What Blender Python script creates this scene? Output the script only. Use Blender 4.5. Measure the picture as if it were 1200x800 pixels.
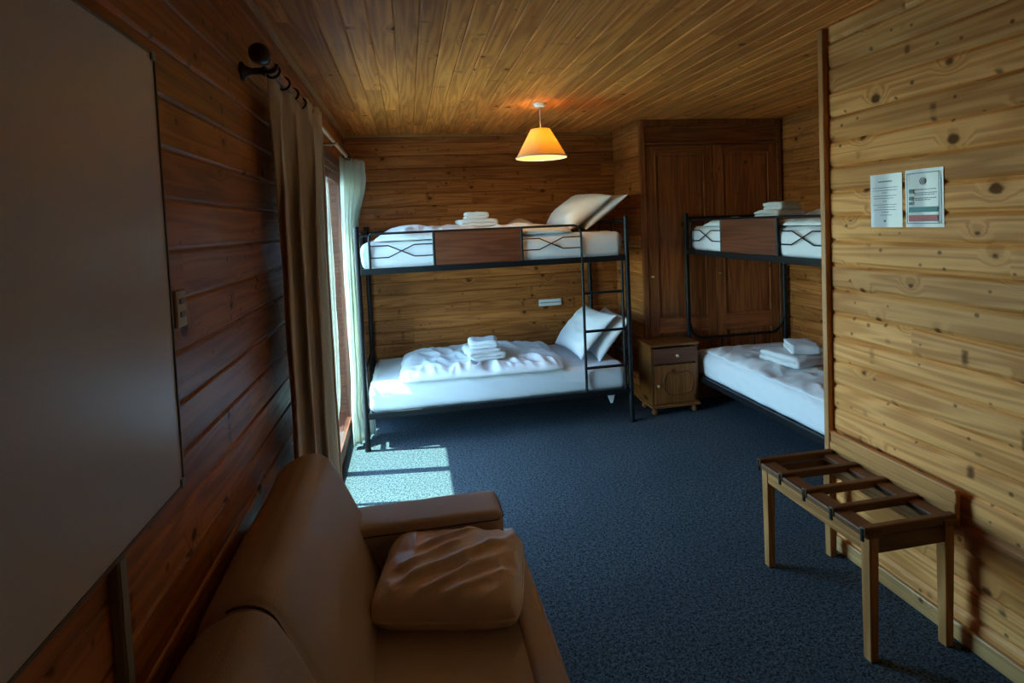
import bpy, bmesh, math, random
from mathutils import Vector, Matrix, noise
R = math.radians
PI = math.pi
for o in list(bpy.data.objects):
    bpy.data.objects.remove(o)
C = bpy.context.scene.collection
SC = bpy.context.scene

# ------------------------------------------------------------------ camera
YAW, PITCH, ROLL = .1821, .0452, -.043
fw = Vector((math.sin(YAW)*math.cos(PITCH), math.cos(YAW)*math.cos(PITCH), -math.sin(PITCH)))
rt = Vector((math.cos(YAW), -math.sin(YAW), 0))
up = rt.cross(fw)
rt2 = math.cos(ROLL)*rt + math.sin(ROLL)*up
up2 = -math.sin(ROLL)*rt + math.cos(ROLL)*up
cd = bpy.data.cameras.new('camera')
cam = bpy.data.objects.new('camera', cd); C.objects.link(cam)
cam.matrix_world = Matrix(((rt2.x, up2.x, -fw.x, .3491), (rt2.y, up2.y, -fw.y, -3.9591), (rt2.z, up2.z, -fw.z, 1.538), (0, 0, 0, 1)))
cd.sensor_width = 36; cd.sensor_fit = 'HORIZONTAL'
cd.lens = 655.5/1200*36
cd.shift_y = -(400-291.7)/1200
cd.clip_start = .02
SC.camera = cam

# ------------------------------------------------------------------ light and exposure
SUN_STRENGTH, SKY_STRENGTH, BULB, EXPOSURE = 41.0, 26.0, 95.0, 0.0
SUN_ELEVATION = 67.5
SC.view_settings.view_transform = 'Standard'
SC.view_settings.look = 'None'
SC.view_settings.gamma = 1
SC.view_settings.use_curve_mapping = False
SC.view_settings.exposure = EXPOSURE
W = bpy.data.worlds.new('sky'); SC.world = W; W.use_nodes = True
wn = W.node_tree.nodes; wl = W.node_tree.links
bg = wn['Background']
sky = wn.new('ShaderNodeTexSky'); sky.sky_type = 'NISHITA'; sky.sun_disc = False
sky.sun_elevation = R(SUN_ELEVATION); sky.sun_rotation = R(-82); sky.altitude = 900
smix = wn.new('ShaderNodeMix'); smix.data_type = 'RGBA'; smix.blend_type = 'MULTIPLY'; smix.inputs[0].default_value = 1
smix.inputs[7].default_value = (.80, 1.05, 1.12, 1)
wl.new(sky.outputs[0], smix.inputs[6]); wl.new(smix.outputs[2], bg.inputs[0])
bg.inputs[1].default_value = SKY_STRENGTH*.1
sd = bpy.data.lights.new('sun', 'SUN'); sd.energy = SUN_STRENGTH; sd.angle = R(.6); sd.color = (.64, .95, .84)
sun = bpy.data.objects.new('sun', sd); C.objects.link(sun)
ce, se = math.cos(R(SUN_ELEVATION)), math.sin(R(SUN_ELEVATION))
sdir = Vector((ce*.99, -ce*.141, -se))
sun.rotation_euler = sdir.to_track_quat('-Z', 'Y').to_euler(); sun.location = (-4, .6, 8)
pd = bpy.data.lights.new('door_portal', 'AREA'); pd.shape = 'RECTANGLE'; pd.size = 1.75; pd.size_y = 2.0
pd.cycles.is_portal = True
po = bpy.data.objects.new('door_portal', pd); C.objects.link(po)
po.location = (-.30, -.33, 1.0)
po.rotation_euler = Vector((1, 0, 0)).to_track_quat('-Z', 'Z').to_euler()

# ------------------------------------------------------------------ dimensions
XL, YB, ZC, XR, XP, YP = -.144, .935, 2.334, 3.52, 2.199, -1.766
XC, YC, YF = 2.225, .335, -5.3
DY0, DY1, DZ = -1.2, .53, 2.0          # door opening
BL, BD, ZT, ZU, ZLO, ZG = 1.95, .89, 1.5628, 1.2485, .2431, 1.5078

# ------------------------------------------------------------------ materials
class N:
    """tiny node-graph helper"""
    def __init__(s, name):
        s.m = bpy.data.materials.new(name); s.m.use_nodes = True
        s.nt = s.m.node_tree; s.n = s.nt.nodes; s.l = s.nt.links
        s.b = s.n['Principled BSDF']; s.out = s.n['Material Output']
    def put(s, sock, v):
        if isinstance(v, bpy.types.NodeSocket): s.l.new(v, sock)
        else: sock.default_value = v
    def ma(s, op, a, b=0.0, c=0.0, clamp=False):
        n = s.n.new('ShaderNodeMath'); n.operation = op; n.use_clamp = clamp
        s.put(n.inputs[0], a); s.put(n.inputs[1], b); s.put(n.inputs[2], c); return n.outputs[0]
    def xyz(s, x=0.0, y=0.0, z=0.0):
        n = s.n.new('ShaderNodeCombineXYZ')
        s.put(n.inputs[0], x); s.put(n.inputs[1], y); s.put(n.inputs[2], z); return n.outputs[0]
    def obj(s):
        t = s.n.new('ShaderNodeTexCoord'); return t.outputs['Object']
    def sep(s, v):
        n = s.n.new('ShaderNodeSeparateXYZ'); s.l.new(v, n.inputs[0]); return n.outputs
    def noise(s, v, scale=1.0, detail=3.0, rough=.5, dist=0.0):
        n = s.n.new('ShaderNodeTexNoise'); s.l.new(v, n.inputs['Vector'])
        n.inputs['Scale'].default_value = scale; n.inputs['Detail'].default_value = detail
        n.inputs['Roughness'].default_value = rough; n.inputs['Distortion'].default_value = dist
        return n.outputs['Fac']
    def white(s, v):
        n = s.n.new('ShaderNodeTexWhiteNoise'); n.noise_dimensions = '3D'; s.l.new(v, n.inputs['Vector']); return n.outputs['Value']
    def ramp(s, v, a, b, x=0.0, y=1.0):
        n = s.n.new('ShaderNodeMapRange'); n.interpolation_type = 'SMOOTHSTEP'
        s.put(n.inputs[0], v); n.inputs[1].default_value = a; n.inputs[2].default_value = b
        n.inputs[3].default_value = x; n.inputs[4].default_value = y; return n.outputs[0]
    def mix(s, f, a, b, mode='MIX'):
        n = s.n.new('ShaderNodeMix'); n.data_type = 'RGBA'; n.blend_type = mode
        s.put(n.inputs[0], f)
        s.put(n.inputs[6], a if isinstance(a, bpy.types.NodeSocket) else (*a, 1))
        s.put(n.inputs[7], b if isinstance(b, bpy.types.NodeSocket) else (*b, 1)); return n.outputs[2]
    def bump(s, h, strength=.3, dist=.002):
        n = s.n.new('ShaderNodeBump'); s.l.new(h, n.inputs['Height'])
        n.inputs['Strength'].default_value = strength; n.inputs['Distance'].default_value = dist
        s.l.new(n.outputs[0], s.b.inputs['Normal'])
    def fin(s, col, rough=.5, spec=.5, metal=0.0):
        s.put(s.b.inputs['Base Color'], col if isinstance(col, bpy.types.NodeSocket) else (*col, 1))
        s.put(s.b.inputs['Roughness'], rough); s.put(s.b.inputs['Specular IOR Level'], spec); s.put(s.b.inputs['Metallic'], metal)
        return s.m

def wood(name, au, av, light, dark, pitch=None, voff=0.0, seg=1.9, knots=1.0, rough=.36, knotcol=(.095, .034, .012), spec=.45, var=.40, kscale=5.2):
    m = N(name)
    o = m.sep(m.obj()); ax = {'x': o[0], 'y': o[1], 'z': o[2]}
    u, v = ax[au], ax[av]
    third = ax[[c for c in 'xyz' if c not in (au, av)][0]]
    if pitch:
        pid = m.ma('FLOOR', m.ma('DIVIDE', m.ma('SUBTRACT', v, voff), pitch))
        r1 = m.white(m.xyz(pid, 3.3, 0))
        sid = m.ma('FLOOR', m.ma('ADD', m.ma('DIVIDE', u, seg), m.ma('MULTIPLY', r1, 5.0)))
        r2 = m.white(m.xyz(pid, sid, 7.7))
        r3 = m.white(m.xyz(sid, pid, 1.9))
    else:
        oi = m.n.new('ShaderNodeObjectInfo')
        r2 = oi.outputs['Random']; r3 = m.ma('FRACT', m.ma('MULTIPLY', r2, 7.31))
    ou = m.ma('ADD', u, m.ma('MULTIPLY', r2, 31.0))
    ov = m.ma('ADD', v, m.ma('MULTIPLY', r3, 17.0))
    if not pitch: ov = m.ma('ADD', ov, m.ma('MULTIPLY', third, .35))
    # knots
    vo = m.n.new('ShaderNodeTexVoronoi'); vo.voronoi_dimensions = '2D'; vo.feature = 'F1'
    m.l.new(m.xyz(m.ma('MULTIPLY', ou, .82), ov, 0), vo.inputs['Vector']); vo.inputs['Scale'].default_value = kscale
    keep = m.sep(vo.outputs['Color'])
    wob = m.noise(m.xyz(m.ma('MULTIPLY', ou, 26.0), m.ma('MULTIPLY', ov, 40.0), 0), 1.0, 2.0)
    kd = m.ma('ADD', vo.outputs['Distance'], m.ma('MULTIPLY', m.ma('LESS_THAN', keep[0], 1-.50*knots), 9.0))
    kd = m.ma('ADD', kd, m.ma('MULTIPLY', m.ma('POWER', keep[1], .7), .085))
    kd = m.ma('ADD', kd, m.ma('MULTIPLY', m.ma('SUBTRACT', wob, .5), .07))
    halo = m.ramp(kd, .06, .30, 1.0, 0.0)
    core = m.ramp(kd, .065, .120, 1.0, 0.0)
    # dark resin flares reaching across the board from some knots
    du = m.ma('ABSOLUTE', m.ma('SUBTRACT', m.ma('FRACT', m.ma('ADD', m.ma('MULTIPLY', ou, 2.1), m.ma('MULTIPLY', m.ma('SUBTRACT', wob, .5), .035))), .5))
    flare = m.ma('MULTIPLY', m.ramp(du, .006, .040, 1.0, 0.0), m.ramp(m.noise(m.xyz(m.ma('MULTIPLY', ou, 3.0), m.ma('MULTIPLY', ov, 15.0), 5.0), 1.0, 2.0), .52, .68))
    core = m.ma('MAXIMUM', core, m.ma('MULTIPLY', flare, min(.9, .7*knots)))
    v2_ = m.n.new('ShaderNodeTexVoronoi'); v2_.voronoi_dimensions = '2D'; v2_.feature = 'F1'
    m.l.new(m.xyz(m.ma('MULTIPLY', ou, .9), m.ma('ADD', ov, 4.7), 0), v2_.inputs['Vector']); v2_.inputs['Scale'].default_value = 13.0
    k2 = m.sep(v2_.outputs['Color'])
    pin = m.ramp(m.ma('ADD', m.ma('ADD', v2_.outputs['Distance'], m.ma('MULTIPLY', k2[1], .06)), m.ma('MULTIPLY', m.ma('LESS_THAN', k2[0], 1-.22*knots), 9.0)), .06, .15, .8, 0.0)
    core = m.ma('MAXIMUM', core, m.ma('MULTIPLY', pin, min(1.0, knots)))
    # grain
    gv = m.ma('ADD', m.ma('MULTIPLY', ov, 9.0), m.ma('MULTIPLY', halo, .55))
    band = m.noise(m.xyz(m.ma('MULTIPLY', ou, .55), gv, 0), 1.0, 2.0, .45)
    rings = m.ma('MULTIPLY_ADD', m.ma('SINE', m.ma('MULTIPLY', band, 62.0)), .5, .5)
    fine = m.noise(m.xyz(m.ma('MULTIPLY', ou, 3.0), m.ma('MULTIPLY', ov, 160.0), third), 1.0, 4.0, .6)
    blot = m.noise(m.xyz(m.ma('MULTIPLY', ou, 1.6), m.ma('MULTIPLY', ov, 6.0), 0), 1.0, 3.0, .55)
    t = m.ma('ADD', m.ma('MULTIPLY', rings, .22), m.ma('ADD', m.ma('MULTIPLY', fine, .34), m.ma('MULTIPLY', blot, .50)))
    col = m.mix(m.ramp(t, .32, .74), light, dark)
    col = m.mix(m.ma('MULTIPLY', halo, .35), col, dark)
    col = m.mix(m.ma('MULTIPLY', core, .92), col, knotcol)
    br = m.ma('MULTIPLY_ADD', r2, var, 1-var*.55)
    col = m.mix(1.0, col, m.xyz(br, m.ma('POWER', br, 1.08), m.ma('POWER', br, 1.2)), 'MULTIPLY')
    m.bump(m.ma('SUBTRACT', m.ma('MULTIPLY', fine, .5), m.ma('MULTIPLY', rings, .25)), .25, .0012)
    return m.fin(col, m.ramp(fine, 0, 1, rough-.06, rough+.1), m.ma('MULTIPLY', m.ma('SUBTRACT', 1.0, m.ma('MULTIPLY', core, .85)), spec))

def plain(name, col, rough=.5, spec=.5, metal=0.0, vary=.12, scale=30.0, bump=0.0):
    m = N(name); o = m.obj()
    n = m.noise(o, scale, 4.0)
    c = m.mix(n, tuple(x*(1-vary) for x in col), tuple(min(1, x*(1+vary)) for x in col))
    if bump: m.bump(n, bump, .002)
    return m.fin(c, rough, spec, metal)

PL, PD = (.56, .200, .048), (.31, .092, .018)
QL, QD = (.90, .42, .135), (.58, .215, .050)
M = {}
M['wall_x'] = wood('pine_wall_running_x', 'x', 'z', (.48, .165, .038), (.27, .078, .015), .108, .0, rough=.5, spec=.25)  # same pine as the side walls, darkened in colour for the dimmer far end
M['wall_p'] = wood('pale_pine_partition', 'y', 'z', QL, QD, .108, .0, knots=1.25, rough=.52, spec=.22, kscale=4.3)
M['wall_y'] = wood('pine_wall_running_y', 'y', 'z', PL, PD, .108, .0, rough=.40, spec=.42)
M['ceil'] = wood('pine_ceiling', 'y', 'x', (.85, .305, .060), (.54, .148, .024), .0962, XL, 2.6, .7, rough=.5, spec=.22)
M['trim_y'] = wood('pine_trim_y', 'y', 'z', (.60, .33, .12), (.42, .20, .06), knots=.4)
M['trim_x'] = wood('pine_trim_x', 'x', 'z', (.50, .25, .08), (.34, .15, .04), knots=.4)
M['trim_z'] = wood('pine_trim_z', 'z', 'x', (.52, .24, .085), (.36, .15, .045), knots=.3)
M['ward_z'] = wood('stained_door_upright', 'z', 'x', (.40, .130, .036), (.22, .062, .018), knots=.5, rough=.42, spec=.32)
M['ward_x'] = wood('stained_door_cross', 'x', 'z', (.40, .130, .036), (.22, .062, .018), knots=.3, rough=.42, spec=.32)
M['ns_x'] = wood('nightstand_pine_cross', 'x', 'z', (.36, .13, .034), (.22, .072, .017), knots=.5, spec=.3)
M['ns_z'] = wood('nightstand_pine_upright', 'z', 'x', (.40, .150, .040), (.25, .085, .020), knots=.5, spec=.3)
M['ns_red'] = wood('nightstand_drawer_wood', 'x', 'z', (.24, .080, .035), (.16, .050, .020), knots=.3, spec=.3)
M['oak_y'] = wood('rack_wood_y', 'y', 'z', (.54, .24, .068), (.34, .13, .034), knots=0, rough=.46, spec=.3)
M['oak_z'] = wood('rack_wood_z', 'z', 'x', (.56, .26, .08), (.36, .145, .04), knots=0, rough=.46, spec=.3)
M['oak_dark'] = wood('rack_dark_slat', 'x', 'y', (.22, .095, .038), (.14, .055, .022), knots=0, rough=.46, spec=.28)
M['oak_top'] = wood('rack_top_rail', 'y', 'x', (.24, .10, .038), (.16, .062, .022), knots=0, rough=.46, spec=.28)
M['panel'] = wood('bunk_rail_panel', 'x', 'z', (.20, .062, .026), (.12, .034, .014), knots=0, rough=.46, spec=.3)
M['frame_red'] = wood('door_frame_wood', 'z', 'y', (.20, .062, .032), (.13, .040, .020), knots=0, rough=.35)
M['pole'] = wood('curtain_pole_wood', 'y', 'z', (.50, .25, .13), (.38, .17, .08), knots=0, rough=.3)
M['finial'] = plain('dark_finial_wood', (.045, .020, .012), .35)
M['black'] = plain('black_powder_coat', (.008, .008, .009), .45, .3)
M['white_plastic'] = plain('white_plastic', (.72, .72, .68), .35, vary=.03)
M['cream_plastic'] = plain('cream_plastic', (.52, .45, .28), .4, vary=.05)
M['grey_plastic'] = plain('grey_plastic', (.30, .29, .28), .45, vary=.05)
M['dark_plastic'] = plain('dark_plastic', (.03, .03, .03), .4)
M['brass'] = plain('brass', (.60, .42, .18), .3, metal=1.0)
M['pale_knob'] = plain('worn_knob', (.62, .40, .24), .3)
M['board'] = plain('whiteboard_enamel', (.64, .62, .70), .28, .5, vary=.02, scale=3)
M['board_edge'] = plain('whiteboard_edge', (.16, .12, .10), .45)
M['paper'] = plain('laminated_paper', (.74, .75, .80), .25, .5, vary=.03, scale=12)
M['ink'] = plain('printed_ink', (.10, .15, .20), .5)
M['ink_teal'] = plain('printed_teal', (.04, .25, .27), .5)
M['ink_red'] = plain('printed_red', (.50, .09, .10), .5)
M['ink_frame'] = plain('printed_blue_border', (.10, .22, .36), .5)
M['stone'] = plain('terrace_stone', (.24, .27, .28), .8, vary=.15, scale=6)

# carpet
m = N('blue_grey_carpet'); o = m.obj()
a = m.noise(o, 130.0, 2.0, .7); b = m.noise(o, 60.0, 3.0, .6); c_ = m.noise(o, 2.0, 2.0)
t = m.ramp(m.ma('ADD', m.ma('MULTIPLY', a, .65), m.ma('MULTIPLY', b, .35)), .36, .64)
col = m.mix(t, (.008, .013, .018), (.125, .160, .178))
col = m.mix(m.ramp(c_, .3, .7, 0, .25), col, (.03, .045, .06))
m.bump(m.ma('ADD', a, b), .9, .006)
M['carpet'] = m.fin(col, .95, .1)

def cloth(name, col, scale=1.0, transl=0.0, bump=.25, vary=.03, rough=.85):
    m = N(name); o = m.obj()
    f = m.noise(o, 420.0*scale, 2.0); w = m.noise(o, 26.0*scale, 4.0, .55, .6)
    c = m.mix(w, tuple(x*(1-vary) for x in col), tuple(min(1, x*(1+vary)) for x in col))
    m.bump(m.ma('ADD', m.ma('MULTIPLY', f, .15), m.ma('MULTIPLY', w, .85)), bump, .004)
    m.fin(c, rough, .2)
    if transl:
        t = m.n.new('ShaderNodeBsdfTranslucent'); m.l.new(c, t.inputs[0])
        x = m.n.new('ShaderNodeMixShader'); x.inputs[0].default_value = transl
        m.l.new(m.b.outputs[0], x.inputs[1]); m.l.new(t.outputs[0], x.inputs[2]); m.l.new(x.outputs[0], m.out.inputs[0])
    return m.m
M['sheet'] = cloth('white_sheet', (.78, .79, .80))
M['duvet'] = cloth('white_duvet_cotton', (.80, .80, .80), bump=.35)
M['pillow'] = cloth('white_pillow_cotton', (.79, .78, .76), bump=.3)
M['beige_cloth'] = cloth('beige_lining', (.50, .42, .36))
M['curtain'] = cloth('cream_curtain', (.70, .71, .63), transl=.5, bump=.12)
M['curtain_shade_tone'] = cloth('cream_curtain_shade_tint', (.86, .72, .58), transl=.3, bump=.12)  # same cream cloth as the far curtain, shade tint put into its colour
m = N('terry_towel'); o = m.obj()
f = m.noise(o, 330.0, 3.0, .7); w = m.noise(o, 60.0, 3.0)
m.bump(m.ma('ADD', f, m.ma('MULTIPLY', w, .6)), .8, .004)
M['towel'] = m.fin(m.mix(f, (.70, .70, .70), (.84, .84, .84)), .95, .1)
def leather(name, col, wr, rough=.44):
    m = N(name); o = m.obj()
    f = m.n.new('ShaderNodeTexVoronoi'); m.l.new(o, f.inputs['Vector']); f.inputs['Scale'].default_value = 330
    w = m.noise(o, 7.0, 4.0, .6, .8); w2 = m.noise(o, 3.0, 2.0)
    c = m.mix(w2, tuple(x*.88 for x in col), tuple(x*1.1 for x in col))
    m.bump(m.ma('ADD', m.ma('MULTIPLY', f.outputs['Distance'], .25), m.ma('MULTIPLY', w, wr)), .3, .006)
    return m.fin(c, rough, .45)
M['leather'] = leather('tan_leather', (.53, .41, .385), .5)
M['leather2'] = leather('brown_cushion_leather', (.86, .68, .62), .5, .28)
M['piping'] = plain('dark_seam', (.09, .055, .04), .6)

# glass
m = N('door_glass')
tr = m.n.new('ShaderNodeBsdfTransparent'); gl = m.n.new('ShaderNodeBsdfGlossy'); gl.inputs['Roughness'].default_value = .01
tr.inputs[0].default_value = (.93, .97, .96, 1)
fr = m.n.new('ShaderNodeFresnel'); geo = m.n.new('ShaderNodeNewGeometry')
m.l.new(m.ma('MULTIPLY_ADD', geo.outputs['Backfacing'], 1/1.5-1.5, 1.5), fr.inputs[0])   # same reflectance on both faces of the pane
x = m.n.new('ShaderNodeMixShader'); m.l.new(fr.outputs[0], x.inputs[0]); m.l.new(tr.outputs[0], x.inputs[1]); m.l.new(gl.outputs[0], x.inputs[2])
m.l.new(x.outputs[0], m.out.inputs[0]); M['glass'] = m.m
# lamp shade and bulb
m = N('lampshade_fabric'); o = m.obj()
w = m.noise(o, 90.0, 3.0); c = m.mix(w, (.84, .66, .34), (.92, .74, .40))
m.fin(c, .8, .2); t = m.n.new('ShaderNodeBsdfTranslucent'); t.inputs[0].default_value = (.95, .68, .22, 1)
x = m.n.new('ShaderNodeMixShader'); x.inputs[0].default_value = .34
m.l.new(m.b.outputs[0], x.inputs[1]); m.l.new(t.outputs[0], x.inputs[2]); m.l.new(x.outputs[0], m.out.inputs[0]); M['shade'] = m.m
m = N('glowing_bulb'); m.fin((1, .9, .7), .3)
m.b.inputs['Emission Color'].default_value = (1, .68, .30, 1); m.b.inputs['Emission Strength'].default_value = BULB; M['bulb'] = m.m

# ------------------------------------------------------------------ mesh helpers
def link(name, bm, mat, parent=None, smooth=False, loc=None, autos=None):
    me = bpy.data.meshes.new(name)
    bmesh.ops.recalc_face_normals(bm, faces=bm.faces)
    bm.to_mesh(me); bm.free()
    if smooth:
        me.shade_smooth() if hasattr(me, 'shade_smooth') else None
    o = bpy.data.objects.new(name, me); C.objects.link(o)
    me.materials.append(M[mat] if isinstance(mat, str) else mat)
    if autos:
        me.shade_smooth(); me.set_sharp_from_angle(angle=R(autos))
    if parent: o.parent = parent
    if loc: o.location = loc
    return o
def thing(name, label, cat, loc=(0, 0, 0), rotz=0.0, group=None):
    o = bpy.data.objects.new(name, None); C.objects.link(o)
    o.empty_display_size = .1
    o.location = loc; o.rotation_euler = (0, 0, rotz)
    return tag(o, label, cat, group)
def tag(o, label, cat, group=None):
    o['label'] = label; o['category'] = cat
    if group: o['group'] = group
    return o
def struct(o): o['kind'] = 'structure'; return o
def dup(root, loc, rotz, label):
    r = root.copy(); C.objects.link(r); r.location = loc; r.rotation_euler = (0, 0, rotz); r['label'] = label
    for ch in list(root.children):
        c = ch.copy(); C.objects.link(c); c.parent = r
        for g in ch.children:
            d = g.copy(); C.objects.link(d); d.parent = c
    return r
def box(bm, x0, x1, y0, y1, z0, z1, bev=.004, seg=2, rot=None, org=None):
    g = bmesh.ops.create_cube(bm, size=1.0)
    vs = g['verts']
    mt = Matrix.Translation(((x0+x1)/2, (y0+y1)/2, (z0+z1)/2)) @ Matrix.Diagonal((abs(x1-x0), abs(y1-y0), abs(z1-z0), 1))
    bmesh.ops.transform(bm, matrix=mt, verts=vs)
    if bev:
        es = list({e for v in vs for e in v.link_edges})
        r = bmesh.ops.bevel(bm, geom=es, offset=bev, segments=seg, affect='EDGES', profile=.5)
        vs = list({v for f in r['faces'] for v in f.verts} | {v for v in vs if v.is_valid})
    if rot is not None:
        bmesh.ops.rotate(bm, cent=org, matrix=rot, verts=[v for v in vs if v.is_valid])
    return vs
def tube(bm, pts, r, seg=10, cap=True):
    pts = [Vector(p) for p in pts]; n = len(pts)
    rs = r if isinstance(r, (list, tuple)) else [r]*n
    rings = []; nrm = None
    for i, p in enumerate(pts):
        a = pts[max(0, i-1)]; b = pts[min(n-1, i+1)]
        t = (b-a).normalized()
        if nrm is None:
            nrm = t.cross(Vector((0, 0, 1)) if abs(t.z) < .9 else Vector((0, 1, 0))).normalized()
        else:
            nrm = (nrm - t*nrm.dot(t)).normalized()
        bi = t.cross(nrm)
        rings.append([bm.verts.new(p + (nrm*math.cos(2*PI*k/seg) + bi*math.sin(2*PI*k/seg))*rs[i]) for k in range(seg)])
    for i in range(n-1):
        for k in range(seg):
            bm.faces.new((rings[i][k], rings[i][(k+1) % seg], rings[i+1][(k+1) % seg], rings[i+1][k]))
    if cap:
        bm.faces.new(rings[0][::-1]); bm.faces.new(rings[-1])
def arc(p0, p1, p2, n=6):
    """rounded corner p0-p1-p2 as a quadratic curve"""
    p0, p1, p2 = Vector(p0), Vector(p1), Vector(p2)
    return [p0*(1-t)**2 + p1*2*t*(1-t) + p2*t*t for t in [i/n for i in range(n+1)]]
def lathe(bm, prof, seg=28, cen=(0, 0, 0), axis='z', closed=False):
    cen = Vector(cen); rings = []
    for r, h in prof:
        ring = []
        for k in range(seg):
            a = 2*PI*k/seg
            p = {'z': (r*math.cos(a), r*math.sin(a), h), 'y': (r*math.cos(a), h, r*math.sin(a)), 'x': (h, r*math.cos(a), r*math.sin(a))}[axis]
            ring.append(bm.verts.new(cen+Vector(p)))
        rings.append(ring)
    for i in range(len(rings)-1):
        for k in range(seg):
            bm.faces.new((rings[i][k], rings[i][(k+1) % seg], rings[i+1][(k+1) % seg], rings[i+1][k]))
    if closed:
        for k in range(seg):
            bm.faces.new((rings[-1][k], rings[-1][(k+1) % seg], rings[0][(k+1) % seg], rings[0][k]))
    else:
        if prof[0][0] > 1e-5: bm.faces.new(rings[0][::-1])
        if prof[-1][0] > 1e-5: bm.faces.new(rings[-1])
    bmesh.ops.remove_doubles(bm, verts=bm.verts, dist=1e-6)
def prism(bm, poly, fmap, a, b):
    """polygon (s,t) swept from a to b; fmap(s,t,w)->xyz"""
    A = [bm.verts.new(fmap(s, t, a)) for s, t in poly]; B = [bm.verts.new(fmap(s, t, b)) for s, t in poly]
    n = len(poly)
    for i in range(n): bm.faces.new((A[i], A[(i+1) % n], B[(i+1) % n], B[i]))
    bm.faces.new(A[::-1]); bm.faces.new(B)
def planks(bm, fmap, u0, u1, v0, v1, pitch, voff=0.0, thick=.05, gw=.012, gd=.008):
    """tongue-and-groove boarding: fmap(u,v,n)->xyz, n=0 is the face, grooves cut to -gd"""
    pts = [(v0, 0.0)]
    k = math.ceil((v0-voff)/pitch + 1e-6)
    while voff+k*pitch < v1-1e-6:
        g = voff+k*pitch
        if g-gw > v0 and g+gw < v1:
            pts += [(g-gw, 0), (g-gw*.55, -gd*.35), (g-.0012, -gd), (g+.0012, -gd), (g+gw*.55, -gd*.35), (g+gw, 0)]
        k += 1
    pts += [(v1, 0.0)]
    A = [bm.verts.new(fmap(u0, v, n)) for v, n in pts]; B = [bm.verts.new(fmap(u1, v, n)) for v, n in pts]
    a0, a1 = bm.verts.new(fmap(u0, v0, -thick)), bm.verts.new(fmap(u0, v1, -thick))
    b0, b1 = bm.verts.new(fmap(u1, v0, -thick)), bm.verts.new(fmap(u1, v1, -thick))
    for i in range(len(pts)-1): bm.faces.new((A[i], A[i+1], B[i+1], B[i]))
    bm.faces.new((A[0], B[0], b0, a0)); bm.faces.new((A[-1], a1, b1, B[-1])); bm.faces.new((a0, b0, b1, a1))
    bm.faces.new(A + [a1, a0]); bm.faces.new(B[::-1] + [b0, b1])
def softbox(bm, hx, hy, hz, r, nx, ny, nz, disp=None):
    """rounded box, centred, with enough quads for wrinkles"""
    g = {}; rx, ry, rz = r if isinstance(r, tuple) else (r, r, r)
    def vert(i, j, k):
        if (i, j, k) in g: return g[(i, j, k)]
        p = Vector((hx*(2*i/nx-1), hy*(2*j/ny-1), hz*(2*k/nz-1)))
        q = Vector((max(-hx+rx, min(hx-rx, p.x)), max(-hy+ry, min(hy-ry, p.y)), max(-hz+rz, min(hz-rz, p.z))))
        d = p-q; d = Vector((d.x/rx, d.y/ry, d.z/rz))
        if d.length > 1e-9:
            nn = d.normalized(); p = q + Vector((nn.x*rx, nn.y*ry, nn.z*rz))
        else: nn = Vector((0, 0, 1))
        if disp: p = p + disp(p, nn)
        g[(i, j, k)] = bm.verts.new(p); return g[(i, j, k)]
    for i in range(nx):
        for j in range(ny):
            for k in (0, nz):
                bm.faces.new((vert(i, j, k), vert(i+1, j, k), vert(i+1, j+1, k), vert(i, j+1, k)))
    for i in range(nx):
        for k in range(nz):
            for j in (0, ny):
                bm.faces.new((vert(i, j, k), vert(i+1, j, k), vert(i+1, j, k+1), vert(i, j, k+1)))
    for j in range(ny):
        for k in range(nz):
            for i in (0, nx):
                bm.faces.new((vert(i, j, k), vert(i, j+1, k), vert(i, j+1, k+1), vert(i, j, k+1)))
def ns(x, y, z=0.0): return noise.noise(Vector((x, y, z)))
def ridge(x, y, z=0.0):
    return 1-abs(ns(x, y, z))*2.2
def puffy(bm, w, d, nx, ny, top, bot, outline=None):
    """closed cloth body: top(u,v) and bot(u,v) heights over u,v in -1..1"""
    T, B = {}, {}
    for i in range(nx+1):
        for j in range(ny+1):
            u, v = 2*i/nx-1, 2*j/ny-1
            # denser towards the rim
            u = math.sin(u*PI/2)*.55+u*.45; v = math.sin(v*PI/2)*.55+v*.45
            x, y = u*w/2, v*d/2
            if outline: x, y = outline(u, v, x, y)
            edge = i in (0, nx) or j in (0, ny)
            if edge:
                T[i, j] = B[i, j] = bm.verts.new((x, y, (top(u, v)+bot(u, v))/2))
            else:
                T[i, j] = bm.verts.new((x, y, top(u, v))); B[i, j] = bm.verts.new((x, y, bot(u, v)))
    for i in range(nx):
        for j in range(ny):
            bm.faces.new((T[i, j], T[i+1, j], T[i+1, j+1], T[i, j+1]))
            q = (B[i, j], B[i, j+1], B[i+1, j+1], B[i+1, j])
            if len({T[i, j], T[i+1, j], T[i+1, j+1], T[i, j+1]} & set(q)) < 4: bm.faces.new(q)

# ------------------------------------------------------------------ the room
bm = bmesh.new(); box(bm, -.4, XR+.15, YF-.15, YB+.15, -.12, 0, 0); struct(link('floor', bm, 'carpet'))
bm = bmesh.new(); planks(bm, lambda u, v, n: (v, u, ZC-n), YF-.15, YB+.15, XL-.2, XR+.15, .0962, XL, .12, .006, .005); struct(link('ceiling', bm, 'ceil'))
bm = bmesh.new()
fl = lambda u, v, n: (XL+n, u, v)
planks(bm, fl, YF, DY0, 0, ZC+.02, .108, 0, .12, .008, .006)
planks(bm, fl, DY1, YB, 0, ZC+.02, .108, 0, .12)
planks(bm, fl, DY0, DY1, DZ, ZC+.02, .108, 0, .12)
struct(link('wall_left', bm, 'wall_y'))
bm = bmesh.new(); planks(bm, lambda u, v, n: (u, YB-n, v), XL-.22, XR+.12, 0, ZC+.02, .108, 0, .12); struct(link('wall_back', bm, 'wall_x'))
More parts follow.
